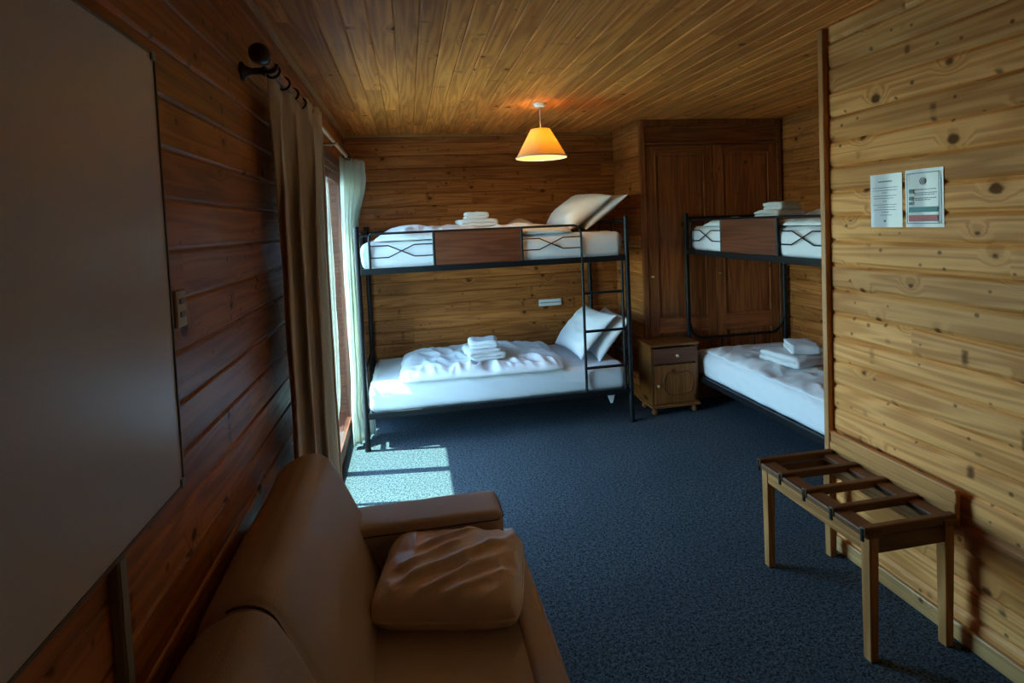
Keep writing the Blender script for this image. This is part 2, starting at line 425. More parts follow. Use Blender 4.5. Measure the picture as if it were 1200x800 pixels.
bm = bmesh.new(); planks(bm, lambda u, v, n: (XR-n, u, v), YP-.14, YB, 0, ZC+.02, .108, 0, .12); struct(link('wall_right', bm, 'wall_y'))
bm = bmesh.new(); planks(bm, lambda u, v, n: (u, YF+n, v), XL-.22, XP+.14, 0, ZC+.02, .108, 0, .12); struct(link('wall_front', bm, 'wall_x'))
bm = bmesh.new()
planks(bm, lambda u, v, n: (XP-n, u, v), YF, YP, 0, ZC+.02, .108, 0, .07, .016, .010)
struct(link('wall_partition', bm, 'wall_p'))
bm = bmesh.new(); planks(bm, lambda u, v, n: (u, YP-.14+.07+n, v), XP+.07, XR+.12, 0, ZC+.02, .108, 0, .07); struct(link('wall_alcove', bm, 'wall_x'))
bm = bmesh.new(); box(bm, XP-.026, XP+.075, YP+.001, YP+.030, 0, ZC-.004, .004); struct(link('trim_1', bm, 'trim_z'))
bm = bmesh.new(); box(bm, XP-.017, XP+.001, YF, YP+.002, 0, .066, .005); struct(link('baseboard_right', bm, 'trim_y'))
bm = bmesh.new(); box(bm, XL, XC-.02, YB-.017, YB+.001, 0, .066, .005); struct(link('baseboard_back', bm, 'trim_x'))
bm = bmesh.new(); box(bm, XL-.001, XL+.016, YF, DY0-.08, 0, .066, .005); box(bm, XL-.001, XL+.016, DY1+.08, YB-.018, 0, .066, .005); struct(link('baseboard_left', bm, 'trim_y'))
bm = bmesh.new(); prism(bm, [(0, 0), (.022, 0), (.02, -.010), (.010, -.020), (0, -.022)], lambda s, t, w: (XL+s, w, ZC+t), YF, YB); struct(link('trim_2', bm, 'trim_y'))
bm = bmesh.new(); prism(bm, [(0, 0), (.018, 0), (.016, -.008), (.008, -.016), (0, -.018)], lambda s, t, w: (w, YB-s, ZC+t), XL+.022, XC-.02); struct(link('trim_3', bm, 'trim_x'))
bm = bmesh.new(); box(bm, -9, -.405, -9, 9, -.32, -.16, .01); struct(link('terrace', bm, 'stone'))

# glazed door in the left wall
dr = bpy.data.objects.new('door_1', None); C.objects.link(dr); dr.location = (XL-.10, DY0, 0); struct(dr)
def dpart(name, bm, mat, parent=None, **k):
    o = link(name, bm, mat, parent or dr, **k)
    if parent is None: o.matrix_parent_inverse = Matrix.Translation(-Vector(dr.location))
    return struct(o)
bm = bmesh.new()
box(bm, XL-.13, XL+.004, DY1-.026, DY1+.002, .0, DZ, .004); box(bm, XL-.13, XL+.004, DY0-.002, DY0+.045, .0, DZ, .004)
box(bm, XL-.13, XL+.004, DY0, DY1, DZ-.045, DZ+.002, .004)
dpart('door_frame', bm, 'frame_red')
bm = bmesh.new()
box(bm, XL+.001, XL+.016, DY1-.012, DY1+.065, 0, DZ+.07, .004); box(bm, XL+.001, XL+.016, DY0-.065, DY0+.012, 0, DZ+.07, .004)
box(bm, XL+.001, XL+.020, DY0-.075, DY1+.075, DZ-.008, DZ+.062, .004)
dpart('architrave', bm, 'frame_red')
bm = bmesh.new(); box(bm, XL-.15, XL-.004, DY0+.045, DY1-.026, 0, .022, .004); box(bm, XL-.085, XL-.070, DY0+.045, DY1-.026, .022, .034, .003)
dpart('threshold', bm, 'frame_red')
def leaf(y0, y1, hside):
    xg0, xg1 = XL-.040, XL-.004
    bm = bmesh.new(); st = .032
    z0, z1 = .036, DZ-.048
    box(bm, xg0, xg1, y0, y0+st, z0, z1, .004); box(bm, xg0, xg1, y1-st, y1, z0, z1, .004)
    box(bm, xg0, xg1, y0+st-.002, y1-st+.002, z0, z0+.07, .004); box(bm, xg0, xg1, y0+st-.002, y1-st+.002, z1-.06, z1, .004)
    ym = (y0+y1)/2
    if hside > 0: box(bm, xg0+.008, xg1-.004, ym-.014, ym+.014, z0+.06, z1-.05, .003)
    lf = dpart('door_leaf', bm, 'frame_red')
    bm = bmesh.new(); xm = xg1-.009
    box(bm, xm-.003, xm+.003, y0+st-.006, y1-st+.006, z0+.06, z1-.05, 0)
    g = link('pane', bm, 'glass', lf); struct(g); 
leaf(-.335, DY1-.028, -1); leaf(DY0+.047, -.337, 1)

# ------------------------------------------------------------------ built-in wardrobe
X1 = XR-.02
wd = thing('wardrobe', 'built-in brown wooden wardrobe with two panelled doors in the far right corner', 'wardrobe', (XC, YC, 0))
def wp(name, bm, mat, parent=None, **k):
    o = link(name, bm, mat, parent or wd, **k)
    if parent is None: o.matrix_parent_inverse = Matrix.Translation(-Vector(wd.location))
    return o
bm = bmesh.new(); planks(bm, lambda u, v, n: (XC-.006-n, u, v), YC+.012, YB-.02, 0, ZC-.002, .108, 0, .02)
wp('side_panel', bm, 'wall_y')
bm = bmesh.new()
box(bm, XC-.006, XC+.042, YC-.012, YC+.022, 0, ZC-.004, .004); box(bm, X1-.04, X1, YC-.012, YC+.022, 0, ZC-.004, .004)
box(bm, XC+.042, X1-.04, YC-.012, YC+.022, ZC-.05, ZC-.004, .004)
wp('face_frame', bm, 'ward_z')
bm = bmesh.new()
box(bm, XC+.042, X1-.04, YC-.004, YC+.018, 2.15, ZC-.052, .003); box(bm, XC+.042, X1-.04, YC-.018, YC+.016, 2.128, 2.152, .006)
box(bm, XC+.042, X1-.04, YC-.014, YC+.010, ZC-.066, ZC-.052, .004)
wp('header_panel', bm, 'ward_x')
bm = bmesh.new(); box(bm, XC+.042, X1-.04, YC+.002, YC+.018, 0, .075, .003); wp('plinth', bm, 'ward_x')
xm = 2.868
def wdoor(x0, x1, knob):
    z0, z1 = .08, 2.122; s = .075
    ym, yf = YC-.006, YC+.016
    bm = bmesh.new()
    box(bm, x0, x0+s, ym, yf, z0, z1, .004); box(bm, x1-s, x1, ym, yf, z0, z1, .004)
    d = wp('door', bm, 'ward_z')
    for a, b in ((z0, z0+.11), (.58, .70), (z1-.06, z1)):
        bm = bmesh.new(); box(bm, x0+s-.001, x1-s+.001, ym+.001, yf-.001, a, b, .003); link('rail', bm, 'ward_x', d)
    for a, b in ((z0+.11, .58), (.70, z1-.06)):
        bm = bmesh.new()
        box(bm, x0+s-.004, x1-s+.004, ym+.010, yf-.002, a-.004, b+.004, 0)
        box(bm, x0+s+.03, x1-s-.03, ym+.005, yf-.004, a+.03, b-.03, .004)
        e = .012
        for q in ((x0+s-.001, x0+s+e, a, b), (x1-s-e, x1-s+.001, a, b)): box(bm, q[0], q[1], ym-.004, ym+.012, q[2], q[3], .004)
        for q in ((a-.001, a+e), (b-e, b+.001)): box(bm, x0+s, x1-s, ym-.004, ym+.012, q[0], q[1], .004)
        link('panel', bm, 'ward_z', d)
    bm = bmesh.new(); xk = x0+.028 if knob < 0 else x1-.03
    lathe(bm, [(.0, -.024), (.008, -.024), (.012, -.019), (.011, -.013), (.005, -.009), (.005, 0), (.009, .0015), (0, .002)], 16, (xk, ym-.002, 1.055), 'y')
    k = link('knob', bm, 'brass', d, smooth=True)
    k['label'] = 'small brass knob'
wdoor(XC+.046, xm-.002, -1); wdoor(xm+.002, X1-.044, -1)

# ------------------------------------------------------------------ bunk beds
def make_bunk():
    t = thing('bunk_bed', 'black metal bunk bed along the back wall under the pendant lamp', 'bunk bed', (0, 0, 0), 0, 'bunk beds')
    for x in (0, BL):
        for y in (0, BD):
            bm = bmesh.new()
            tube(bm, [(x, y, 0), (x, y, ZT-.006)], .019, 14)
            tube(bm, [(x, y, ZT-.008), (x, y, ZT-.002), (x, y, ZT)], [.0205, .0205, .016], 14)
            tube(bm, [(x, y, 0), (x, y, .02)], .021, 14)
            link('post', bm, 'black', t, autos=40)
    for zc, nm in ((ZU, 'upper_frame'), (ZLO, 'lower_frame')):
        bm = bmesh.new()
        box(bm, .014, BL-.014, -.014, .012, zc-.021, zc+.021, .004); box(bm, .014, BL-.014, BD-.012, BD+.014, zc-.021, zc+.021, .004)
        for x in (0, BL): box(bm, x-.012, x+.012, .014, BD-.014, zc-.021, zc+.021, .004)
        fr = link(nm, bm, 'black', t)
        for k in range(11):
            x = .12+k*(BL-.24)/10
            bm = bmesh.new(); box(bm, x-.022, x+.022, .010, BD-.010, zc-.012, zc-.002, .003); link('slat', bm, 'black', fr)
    # end frames
    for x in (0, BL):
        bm = bmesh.new()
        tube(bm, [(x, .012, ZT-.045), (x, BD-.012, ZT-.045)], .0125)
        tube(bm, [(x, .012, ZU+.115), (x, BD-.012, ZU+.115)], .007)
        for y in (.3, .6): tube(bm, [(x, y*BD/.9, ZU), (x, y*BD/.9, ZT-.045)], .006)
        link('upper_end_frame', bm, 'black', t, autos=50)
        bm = bmesh.new()
        pts = arc((x, .012, .66), (x, .035, .53), (x, .13, .525), 8) + arc((x, BD-.13, .525), (x, BD-.035, .53), (x, BD-.012, .66), 8)
        tube(bm, pts, .0115)
        for y in (.3, .6): tube(bm, [(x, y*BD/.9, ZLO), (x, y*BD/.9, .525)], .006)
        link('lower_end_frame', bm, 'black', t, autos=50)
    # guard rail (front), with the cross bars and wood panel
    g0, g1, g2, g3 = .0817, .5224, 1.1521, 1.5982
    zt, zb = ZG, ZU+.015
    bm = bmesh.new()
    pts = [(g0, 0, zb)] + arc((g0, 0, zt-.03), (g0, 0, zt), (g0+.03, 0, zt), 6) + arc((g3-.07, 0, zt), (g3, 0, zt), (g3, 0, zt-.075), 8) + [(g3, 0, zb)]
    tube(bm, pts, .0085)
    tube(bm, [(.012, 0, zt-.012), (g0, 0, zt-.012)], .008)
    for x in (g1, g2): tube(bm, [(x, 0, zb), (x, 0, zt)], .010)
    gr = link('guard_rail', bm, 'black', t, autos=50)
    bm = bmesh.new(); box(bm, g1+.009, g2-.009, -.007, .007, zb+.004, zt-.006, .002)
    p = link('rail_panel', bm, 'panel', gr); p['label'] = 'dark red-brown wooden panel'
    for a, b in ((g0, g1), (g2, g3)):
        w = b-a; zh, zl = 1.423, 1.342
        for s in (1, -1):
            A, B = (zh, zl) if s > 0 else (zl, zh)
            bm = bmesh.new()
            tube(bm, [(a, s*.004, A), (a+w*.29, s*.004, A), (a+w*.31, s*.004, A-(A-B)*.05), (a+w*.67, s*.004, B+(A-B)*.05), (a+w*.69, s*.004, B), (b, s*.004, B)], .0042, 8)
            link('cross_bar', bm, 'black', gr, autos=50)
    # ladder
    bm = bmesh.new(); xr = 1.905
    tube(bm, [(g3, -.006, zb), (g3, -.006, ZLO+.05)] + [(g3, -.006, ZLO+.02)], .0105); tube(bm, [(xr, -.006, ZU-.01), (xr, -.006, ZLO+.02)], .0105)
    la = link('ladder', bm, 'black', t, autos=50)
    for z in (.44, .715, 1.0):
        bm = bmesh.new(); tube(bm, [(g3, -.006, z), (xr, -.006, z)], .0105); link('rung', bm, 'black', la, autos=50)
    # rear guard rail
    bm = bmesh.new()
    tube(bm, [(.012, BD, zt), (BL-.012, BD, zt)], .009); tube(bm, [(.012, BD, 1.38), (BL-.012, BD, 1.38)], .006)
    link('rear_rail', bm, 'black', t, autos=50)
    return t
bunk = make_bunk()
BX, BY = 2.585, .285
RB = -PI/2
dup(bunk, (BX, BY, 0), RB, 'black metal bunk bed in the alcove on the right, partly behind the partition')
def toB(x, y, z): return (BX+y, BY-x, z)

MW, MH = BL-.05, .2
def mattress_bm(seed):
    bm = bmesh.new()
    def disp(p, n):
        s = seed*7.3
        d = Vector((0, 0, 0))
        side = abs(n.y) > .5 or abs(n.x) > .5
        a = p.x if abs(n.y) > .5 else p.y
        if side:
            k = .005*ns(a*3.2+p.z*4.0+s, p.z*2.5, s)+.012*max(0, ridge(a*3.2+p.z*9.0, p.z*2-a*.8, s)-.55)
            d += n*k
            d += n*.010*(1-(p.z/(MH/2))**2)-n*.006
        else:
            d += n*(.006*ns(p.x*4+s, p.y*4, s)+.003*ridge(p.x*5+p.y*3+s, p.y*6-p.x*2, s))
        return d
    softbox(bm, MW/2, BD/2-.022, MH/2, .045, 130, 52, 16, disp)
    return bm
def mattress(label, seed, at, rot, corner=False):
    o = link('mattress', mattress_bm(seed), 'sheet', None, smooth=True)
    tag(o, label, 'mattress', 'mattresses'); o.location = at; o.rotation_euler = (0, 0, rot)
    return o
zm_lo, zm_up = ZLO+.002+MH/2, ZU+.002+MH/2
cA = (BL/2, BD/2)
mLA = mattress('white-sheeted mattress on the lower berth of the bunk by the back wall', 1, (cA[0], cA[1], zm_lo), 0)
mUA = mattress('white-sheeted mattress on the upper berth of the bunk by the back wall', 2, (cA[0], cA[1], zm_up), 0)
mLB = mattress('white-sheeted mattress on the lower berth of the alcove bunk', 3, (BX+BD/2, BY-BL/2, zm_lo), RB)
mUB = mattress('white-sheeted mattress on the upper berth of the alcove bunk', 4, (BX+BD/2, BY-BL/2, zm_up), RB)
bm = bmesh.new()   # loose corner of the sheet hanging under the frame
a = [(-.035, 0, .0), (.035, .0, .0), (.012, -.004, -.075), (-.004, -.003, -.08)]
v1 = [bm.verts.new(p) for p in a]; v2 = [bm.verts.new((p[0], p[1]+.006, p[2])) for p in a]
bm.faces.new(v1); bm.faces.new(v2[::-1])
for i in range(4): bm.faces.new((v1[i], v2[i], v2[(i+1) % 4], v1[(i+1) % 4]))
sc = link('sheet_corner', bm, 'sheet', mLA); sc.location = (1.80-cA[0], .035-cA[1], ZLO-.018-zm_lo)
ZML, ZMU = ZLO+.002+MH+.004, ZU+.002+MH+.004     # top of the sheets

def duvet_bm(w, d, h, seed, amp=.012, freq=4.0, bumps=(), edge=6.0, lean=0.0):
    bm = bmesh.new(); s = seed*11.7
    def top(u, v):
        e = (max(0, 1-abs(u)**edge)*max(0, 1-abs(v)**edge))**.5
        x, y = u*w/2, v*d/2
        z = h*e*(1+lean*v)
        z += e*amp*(.9*ns(x*freq+s, y*freq, s)+.75*(ridge((x+y*.55)*freq*1.1+s, (y-x*.4)*freq*.5, s)-.5)+.4*(ridge(x*freq*2.6, y*freq*1.2+x*3, s+4)-.5))
        # gathered creases along the long front rim
        fr = math.exp(-((v+.80)/.16)**2)
        z += fr*amp*1.3*(ridge(x*freq*2.3+.25*ns(x*5, y*4, s)*freq+s, y*3.5+x*2.0, s)-.5)*min(1, e*2)*(.35+1.0*max(0, ns(x*2.2+s, 3.3, s)+.35))
        z += e*amp*.55*(ridge((x*.5+y)*freq*1.9+s*2, (y*.6-x)*freq*.7, s+9)-.5)
        for bx_, by_, r_, hh in bumps:
            z += hh*math.exp(-(((x-bx_)/r_)**2+((y-by_)/(r_*.9))**2))*e
        return max(z, .004)
    def outline(u, v, x, y):
        rr = .05*(abs(u)**8)*(abs(v)**8)
        return (x*(1-rr)+.012*ns(y*4+s, v*2, 2)*abs(u)**3, y*(1-rr)+.012*ns(x*4+s, u, 5)*abs(v)**3)
    puffy(bm, w, d, 150, 76, top, lambda u, v: 0.0, outline)
    return bm
def place(name, bm, mat, label, cat, at, rot=0.0, group=None, smooth=True):
    o = link(name, bm, mat, None, smooth=smooth); tag(o, label, cat, group)
    o.location = at; o.rotation_euler = rot if isinstance(rot, tuple) else (0, 0, rot); return o
place('duvet', duvet_bm(1.24, .87, .085, 1, .026, 4.6), 'duvet', 'rumpled white duvet folded short on the lower berth by the back wall', 'duvet', (.86, .435, ZML), R(-1.5), 'duvets')
place('duvet', duvet_bm(1.46, .84, .075, 2, .020, 4.0, bumps=((.40, .20, .10, .07), (-.46, -.1, .20, .03))), 'duvet', 'white duvet on the upper berth by the back wall, one corner peaked', 'duvet', (.84, .44, ZMU), 0, 'duvets')
place('duvet', duvet_bm(1.62, .86, .045, 3, .018, 4.6, bumps=((.40, .22, .12, .05),)), 'duvet', 'flat wrinkled white duvet on the lower berth of the alcove bunk', 'duvet', toB(.93, .46, ZML), RB, 'duvets')
place('duvet', duvet_bm(1.60, .83, .055, 4, .016, 3.8, bumps=((.28, .0, .15, .075), (.05, .1, .25, .02))), 'duvet', 'white duvet on the upper berth of the alcove bunk, level with its rail', 'duvet', toB(.93, .45, ZMU), RB, 'duvets')

# pillows: long side across the bed, leaning against the head end
def pillow_bm(w, d, h, seed):
    bm = bmesh.new(); s = seed*5.1
    def prof(u, v): return (max(0, 1-abs(u)**2.6)*max(0, 1-abs(v)**2.6))**.55
    def top(u, v):
        e = prof(u, v); x, y = u*w/2, v*d/2
        return h*.5*e+e*.012*(ns(x*6+s, y*6, s)+.8*(ridge(x*9+s, y*4+x*3, s)-.5))
    def bot(u, v): return -h*.24*prof(u, v)
    def outline(u, v, x, y):
        k = 1-.10*(1-abs(v)**2)*abs(u)**4 - 0
        q = 1-.10*(1-abs(u)**2)*abs(v)**4
        return x*k, y*q
    puffy(bm, w, d, 48, 60, top, bot, outline); return bm
def pillow(label, seed, x, y, z, tilt, yawz=0.0, w=.44, d=.66, h=.17):
    o = link('pillow', pillow_bm(w, d, h, seed), 'pillow', None, smooth=True)
    tag(o, label, 'pillow', 'pillows')
    o.matrix_world = Matrix.Translation((x, y, z)) @ Matrix.Rotation(yawz, 4, 'Z') @ Matrix.Rotation(tilt, 4, 'Y')
    return o
pillow('white pillow in front of another on the lower berth, behind the ladder', 1, 1.730, .44, ZML+.188, R(-47), R(3))
pillow('white pillow leaning on the head end of the lower berth, right of the front one', 2, 1.893, .44, ZML+.158, R(-50), R(-2), .42)
pillow('plump white pillow in front of another on the upper berth', 3, 1.700, .44, ZMU+.143, R(-35), R(4), .43, .66, .23)
pillow('shaded pillow propped against the head end of the upper berth, behind the plump one', 4, 1.880, .46, ZMU+.142, R(-37), R(-4), .43, .66, .15)

# folded towels
def towel_bm(w, d, n, th, seed, slope=0.0):
    """a towel folded in n layers: ribbon zig-zag in x-z swept along y"""
    bm = bmesh.new(); h = th; path = []
    for k in range(n):
        z = h*(k+.5); xa, xb = -w/2+h/2, w/2-h/2
        sh = .006*math.sin(k*2.1+seed)
        if k % 2: xa, xb = xb, xa
        st = [(xa+(xb-xa)*i/10+sh, z) for i in range(11)]
        path += st
        if k < n-1:
            cx, cz = st[-1][0], z+h/2; sg = 1 if xb > xa else -1
            path += [(cx+sg*h/2*math.sin(a)*1.0, cz-h/2*math.cos(a)) for a in [PI*i/6 for i in range(1, 6)]]
    hw = th*.47
    L, Rr = [], []
    for i, (x, z) in enumerate(path):
        a = path[max(0, i-1)]; b = path[min(len(path)-1, i+1)]
        t = Vector((b[0]-a[0], b[1]-a[1])).normalized(); nx, nz = -t.y, t.x
        e = 1.0 if 0 < i < len(path)-1 else .6
        L.append((x+nx*hw*e, z+nz*hw*e)); Rr.append((x-nx*hw*e, z-nz*hw*e))
    poly = L+Rr[::-1]; m_ = 14; rows = []
    for j in range(m_+1):
        y = -d/2+d*j/m_; row = []
        end = 1-(abs(2*j/m_-1))**6*.10
        for x, z in poly:
            k = .011*ns(x*14+seed, y*14, z*24)+.006*ns(x*38, y*38, seed)
            row.append(bm.verts.new((x*(1+.02*ns(y*9, seed, z*20))+k, y, max(.001, (z-n*h/2)*end+n*h/2+k*.8-abs(x/w)**2*slope))))
        rows.append(row)
    q = len(poly)
    for j in range(m_):
        for i in range(q): bm.faces.new((rows[j][i], rows[j][(i+1) % q], rows[j+1][(i+1) % q], rows[j+1][i]))
    hl = len(L)
    for row in (rows[0], rows[-1]):
        for i in range(hl-1): bm.faces.new((row[i], row[i+1], row[q-2-i], row[q-1-i]))
    return bm
def towel(label, w, d, n, th, seed, at, rz, group):
    return place('towel', towel_bm(w, d, n, th*1.12, seed), 'towel', label, 'towel', at, rz, group)
G = 'folded towels'
zt_ = ZML+.088
towel('folded white bath towel on the rumpled duvet of the lower berth', .25, .26, 3, .024, 1, (.865, .25, zt_-.006), R(8), G)
towel('small folded white towel stacked on the bath towel of the lower berth', .21, .20, 2, .026, 2, (.855, .26, zt_+.076), R(-4), G)
zt_ = ZMU+.075
towel('folded white bath towel on the upper berth by the back wall', .30, .26, 2, .027, 3, (.865, .40, zt_-.004), R(2), G)
towel('small folded white towel topping the stack on the upper berth by the back wall', .19, .2, 2, .025, 4, (.868, .40, zt_+.056), R(-3), G)
zt_ = ZML+.040
p = toB(.80, .35, zt_+.004)
towel('folded white bath towel at the bottom of the pile on the lower alcove berth', .36, .27, 2, .036, 5, p, RB+R(8), G)
p = toB(.82, .40, zt_+.084)
towel('small folded white towel lying across the bath towel on the lower alcove berth', .27, .17, 2, .030, 6, p, RB+R(-24), G)
zt_ = ZMU+.052
p = toB(.80, .26, zt_)
towel('folded white bath towel on the upper alcove berth', .25, .20, 2, .022, 7, p, RB, G)
p = toB(.83, .26, zt_+.048)
towel('small folded white towel topping the pile on the upper alcove berth', .17, .16, 2, .024, 8, p, RB+R(6), G)

# ------------------------------------------------------------------ nightstand
nx0, nx1, ny0, ny1 = 2.142, 2.545, .062, .318
t = thing('nightstand', 'small pine bedside cabinet between the two bunks', 'nightstand', ((nx0+nx1)/2, (ny0+ny1)/2, 0))
ox, oy = (nx0+nx1)/2, (ny0+ny1)/2
hw, hd = (nx1-nx0)/2, (ny1-ny0)/2
def B(name, mat, bxs, parent, lab=None, **k):
    bm = bmesh.new()
    for b in bxs: box(bm, *b)
    o = link(name, bm, mat, parent, **k)
    if lab: o['label'] = lab
    return o
ca = B('carcass', 'ns_z', [(-hw+.006, -hw+.026, -hd+.006, hd, .065, .535, .002), (hw-.026, hw-.006, -hd+.006, hd, .065, .535, .002), (-hw+.026, hw-.026, hd-.012, hd, .07, .535, .001),
                       (-hw+.024, hw-.024, -hd+.012, hd-.01, .375, .39, .001), (-hw+.024, hw-.024, -hd+.012, hd-.01, .075, .092, .001)], t)
B('top', 'ns_x', [(-hw-.008, hw+.002, -hd-.014, hd+.002, .535, .556, .006)], t)
B('base_moulding', 'ns_x', [(-hw-.004, hw+.002, -hd-.012, hd, .055, .078, .006)], t)
dw = B('drawer', 'ns_red', [(-hw+.028, hw-.028, -hd-.004, -hd+.018, .398, .522, .005)], t, 'reddish-brown drawer front')
def knob(par, x, y, z, r=.013, mat='pale_knob'):
    bm = bmesh.new(); lathe(bm, [(0, -.028), (r*.7, -.027), (r, -.021), (r*.9, -.014), (r*.4, -.009), (r*.4, -.002), (r*.8, 0), (0, .001)], 18, (x, y, z), 'y')
    return link('knob', bm, mat, par, smooth=True)
knob(dw, .012, -hd-.003, .46)
dz0, dz1 = .084, .388
d = B('door', 'ns_z', [(-hw+.028, hw-.028, -hd-.003, -hd+.016, dz0, dz1, .005)], t)
bm = bmesh.new(); pts = []
ov = [(.105, .060), (.118, .0), (.105, -.060), (.06, -.085), (0, -.09), (-.06, -.085), (-.105, -.06), (-.118, 0), (-.105, .06), (-.06, .085), (0, .075), (.06, .085)]
cx_, cz_ = .022, (dz0+dz1)/2+.01
n_ = 72
pts = [(cx_+.118*math.copysign(abs(math.cos(a))**.55, math.cos(a)), -hd-.004, cz_+.092*math.copysign(abs(math.sin(a))**.7, math.sin(a))-(.012*math.exp(-(math.cos(a)/.3)**2) if math.sin(a) > 0 else 0)) for a in [2*PI*i/n_ for i in range(n_+1)]]
tube(bm, pts, .0045, 8, False)
o = link('oval_moulding', bm, 'ns_red', d, smooth=True)
knob(d, -hw+.05, -hd-.002, cz_-.01, .011)
for x in (-hw+.035, hw-.035):
    for y in (-hd+.03, hd-.035):
        bm = bmesh.new(); lathe(bm, [(.016, 0), (.024, .008), (.027, .022), (.022, .036), (.015, .044), (.019, .056)], 18, (x, y, 0)); link('foot', bm, 'ns_z', t, smooth=True)

# ------------------------------------------------------------------ pendant lamp
LX, LY = 1.257, -.271
t = thing('pendant_lamp', 'lit pendant lamp with a pale yellow cone shade hanging from the ceiling', 'lamp', (LX, LY, ZC))
bm = bmesh.new(); lathe(bm, [(0, -.026), (.012, -.026), (.030, -.024), (.042, -.014), (.045, 0), (0, .0)], 28); link('ceiling_rose', bm, 'white_plastic', t, smooth=False, autos=40)
bm = bmesh.new(); tube(bm, [(0, 0, -.02), (.002, 0, -.10), (.001, 0, -.17)], .0035); link('cord', bm, 'white_plastic', t, smooth=True)
bm = bmesh.new(); lathe(bm, [(0, -.165), (.012, -.168), (.019, -.18), (.019, -.225), (.014, -.23), (0, -.23)], 20); link('lamp_holder', bm, 'white_plastic', t, autos=40)
z1, z0, r1_, r0_ = -.172, -.362, .066, .172
bm = bmesh.new(); lathe(bm, [(r1_, z1), (r0_, z0), (r0_-.0022, z0), (r1_-.0022, z1)], 56, closed=True); sh = link('lamp_shade', bm, 'shade', t, autos=40)
bm = bmesh.new(); lathe(bm, [(r0_+.002, z0+.006), (r0_+.003, z0), (r0_+.001, z0-.003), (r0_-.004, z0-.002), (r0_-.004, z0+.005)], 56, closed=True); link('shade_rim', bm, 'white_plastic', sh, smooth=True)
bm = bmesh.new()
for k in range(3):
    a = k*2*PI/3+.4
    tube(bm, [(.018*math.cos(a), .018*math.sin(a), -.20), (r1_*.97*math.cos(a), r1_*.97*math.sin(a), z1-.006)], .0016, 6)
lathe_b = [(.0205, -.203), (.0205, -.196), (.017, -.196), (.017, -.203)]
lathe(bm, lathe_b, 18, closed=True); link('shade_spider', bm, 'white_plastic', t)
bm = bmesh.new(); lathe(bm, [(.012, -.228), (.014, -.236), (.024, -.252), (.030, -.272), (.028, -.292), (.017, -.306), (0, -.311)], 24); link('bulb', bm, 'bulb', t, smooth=True)

# ------------------------------------------------------------------ curtains and pole
PX, PZ, py0, py1 = XL+.085, 2.075, -2.10, .80
t = thing('curtain_pole', 'wooden curtain pole with dark ball finial running along the left wall over the glazed door', 'curtain pole', (PX, py0, PZ))
bm = bmesh.new(); tube(bm, [(0, 0, 0), (0, py1-py0, 0)], .013, 16); link('pole', bm, 'pole', t, autos=40)
for y, s in ((0, -1), (py1-py0, 1)):
    bm = bmesh.new(); lathe(bm, [(.013, 0), (.019, s*.004), (.019, s*.012), (.012, s*.018), (.013, s*.026), (.025, s*.040), (.0315, s*.060), (.028, s*.080), (.015, s*.093), (0, s*.096)], 24, (0, y, 0), 'y')
    f = link('finial', bm, 'finial', t, smooth=True); f['label'] = 'dark turned ball finial'
for y in (.06, 1.62, py1-py0-.08):
    bm = bmesh.new()
    lathe(bm, [(0, 0), (.030, 0), (.030, .006), (.018, .014), (.011, .03), (.011, .060), (.018, .070), (0, .072)], 20, (-.085, y, -.018), 'x')
    tube(bm, arc((-.018, y, -.02), (.022, y, -.024), (.022, y, .004), 8), .007)
    b = link('bracket', bm, 'finial' if y < .5 else 'pole', t, smooth=True)
def rings(ys):
    for y in ys:
        bm = bmesh.new()
        n_ = 20; rr = .022
        tube(bm, [(rr*math.cos(a), y-py0+.004*math.sin(a*2), rr*math.sin(a)-.006) for a in [2*PI*k/n_ for k in range(n_+1)]], .0045, 8, False)
        link('ring', bm, 'finial', t, smooth=True)
rings([-2.0+i*.16 for i in range(6)]); rings([.16+i*.07 for i in range(8)])
def curtain(p0, p1, ztop, zbot, amp, folds, mat, seed, nz=80, ns_=260):
    """gathered cloth: p0(z), p1(z) ends of the pleated line in plan, folds across it"""
    bm = bmesh.new(); g = []
    for j in range(nz+1):
        tz = j/nz; z = ztop+(zbot-ztop)*tz
        a, b = Vector(p0(z)), Vector(p1(z)); d = b-a; nn = Vector((d.y, -d.x)).normalized(); row = []
        for i in range(ns_+1):
            s = i/ns_; ph = 2*PI*folds*(s+.035*ns(s*4+seed, z*.6, 2.0))
            wv = math.sin(ph); wv = math.copysign(abs(wv)**.85, wv)
            A = amp(z)*(.72+.55*ns(s*folds*.9+seed, z*.8, seed))
            if tz < .05: A *= .70+.30*math.cos(ph*2)
            q = a+d*s+nn*(A*wv+.005*ns(s*18, z*3, seed))+d.normalized()*(d.length/folds*.20*math.sin(2*ph+1)*min(1, tz*4))
            row.append(bm.verts.new((q.x, q.y, z+(.006*math.cos(ph) if j == 0 else 0))))
        g.append(row)
    for j in range(nz):
        for i in range(ns_): bm.faces.new((g[j][i], g[j][i+1], g[j+1][i+1], g[j+1][i]))
    bmesh.ops.recalc_face_normals(bm, faces=bm.faces); bm.normal_update()
    h = [[bm.verts.new(v.co - v.normal*.003) for v in row] for row in g]
    for j in range(nz):
        for i in range(ns_): bm.faces.new((h[j][i], h[j+1][i], h[j+1][i+1], h[j][i+1]))
    for j in range(nz):
        for i in (0, ns_): bm.faces.new((g[j][i], g[j+1][i], h[j+1][i], h[j][i]))
    for i in range(ns_):
        for j in (0, nz): bm.faces.new((g[j][i], g[j][i+1], h[j][i+1], h[j][i]))
    return link('curtain', bm, mat, None, smooth=True)
def sm(z, a, b):
    t_ = max(0, min(1, (z-a)/(b-a))); return t_*t_*(3-2*t_)
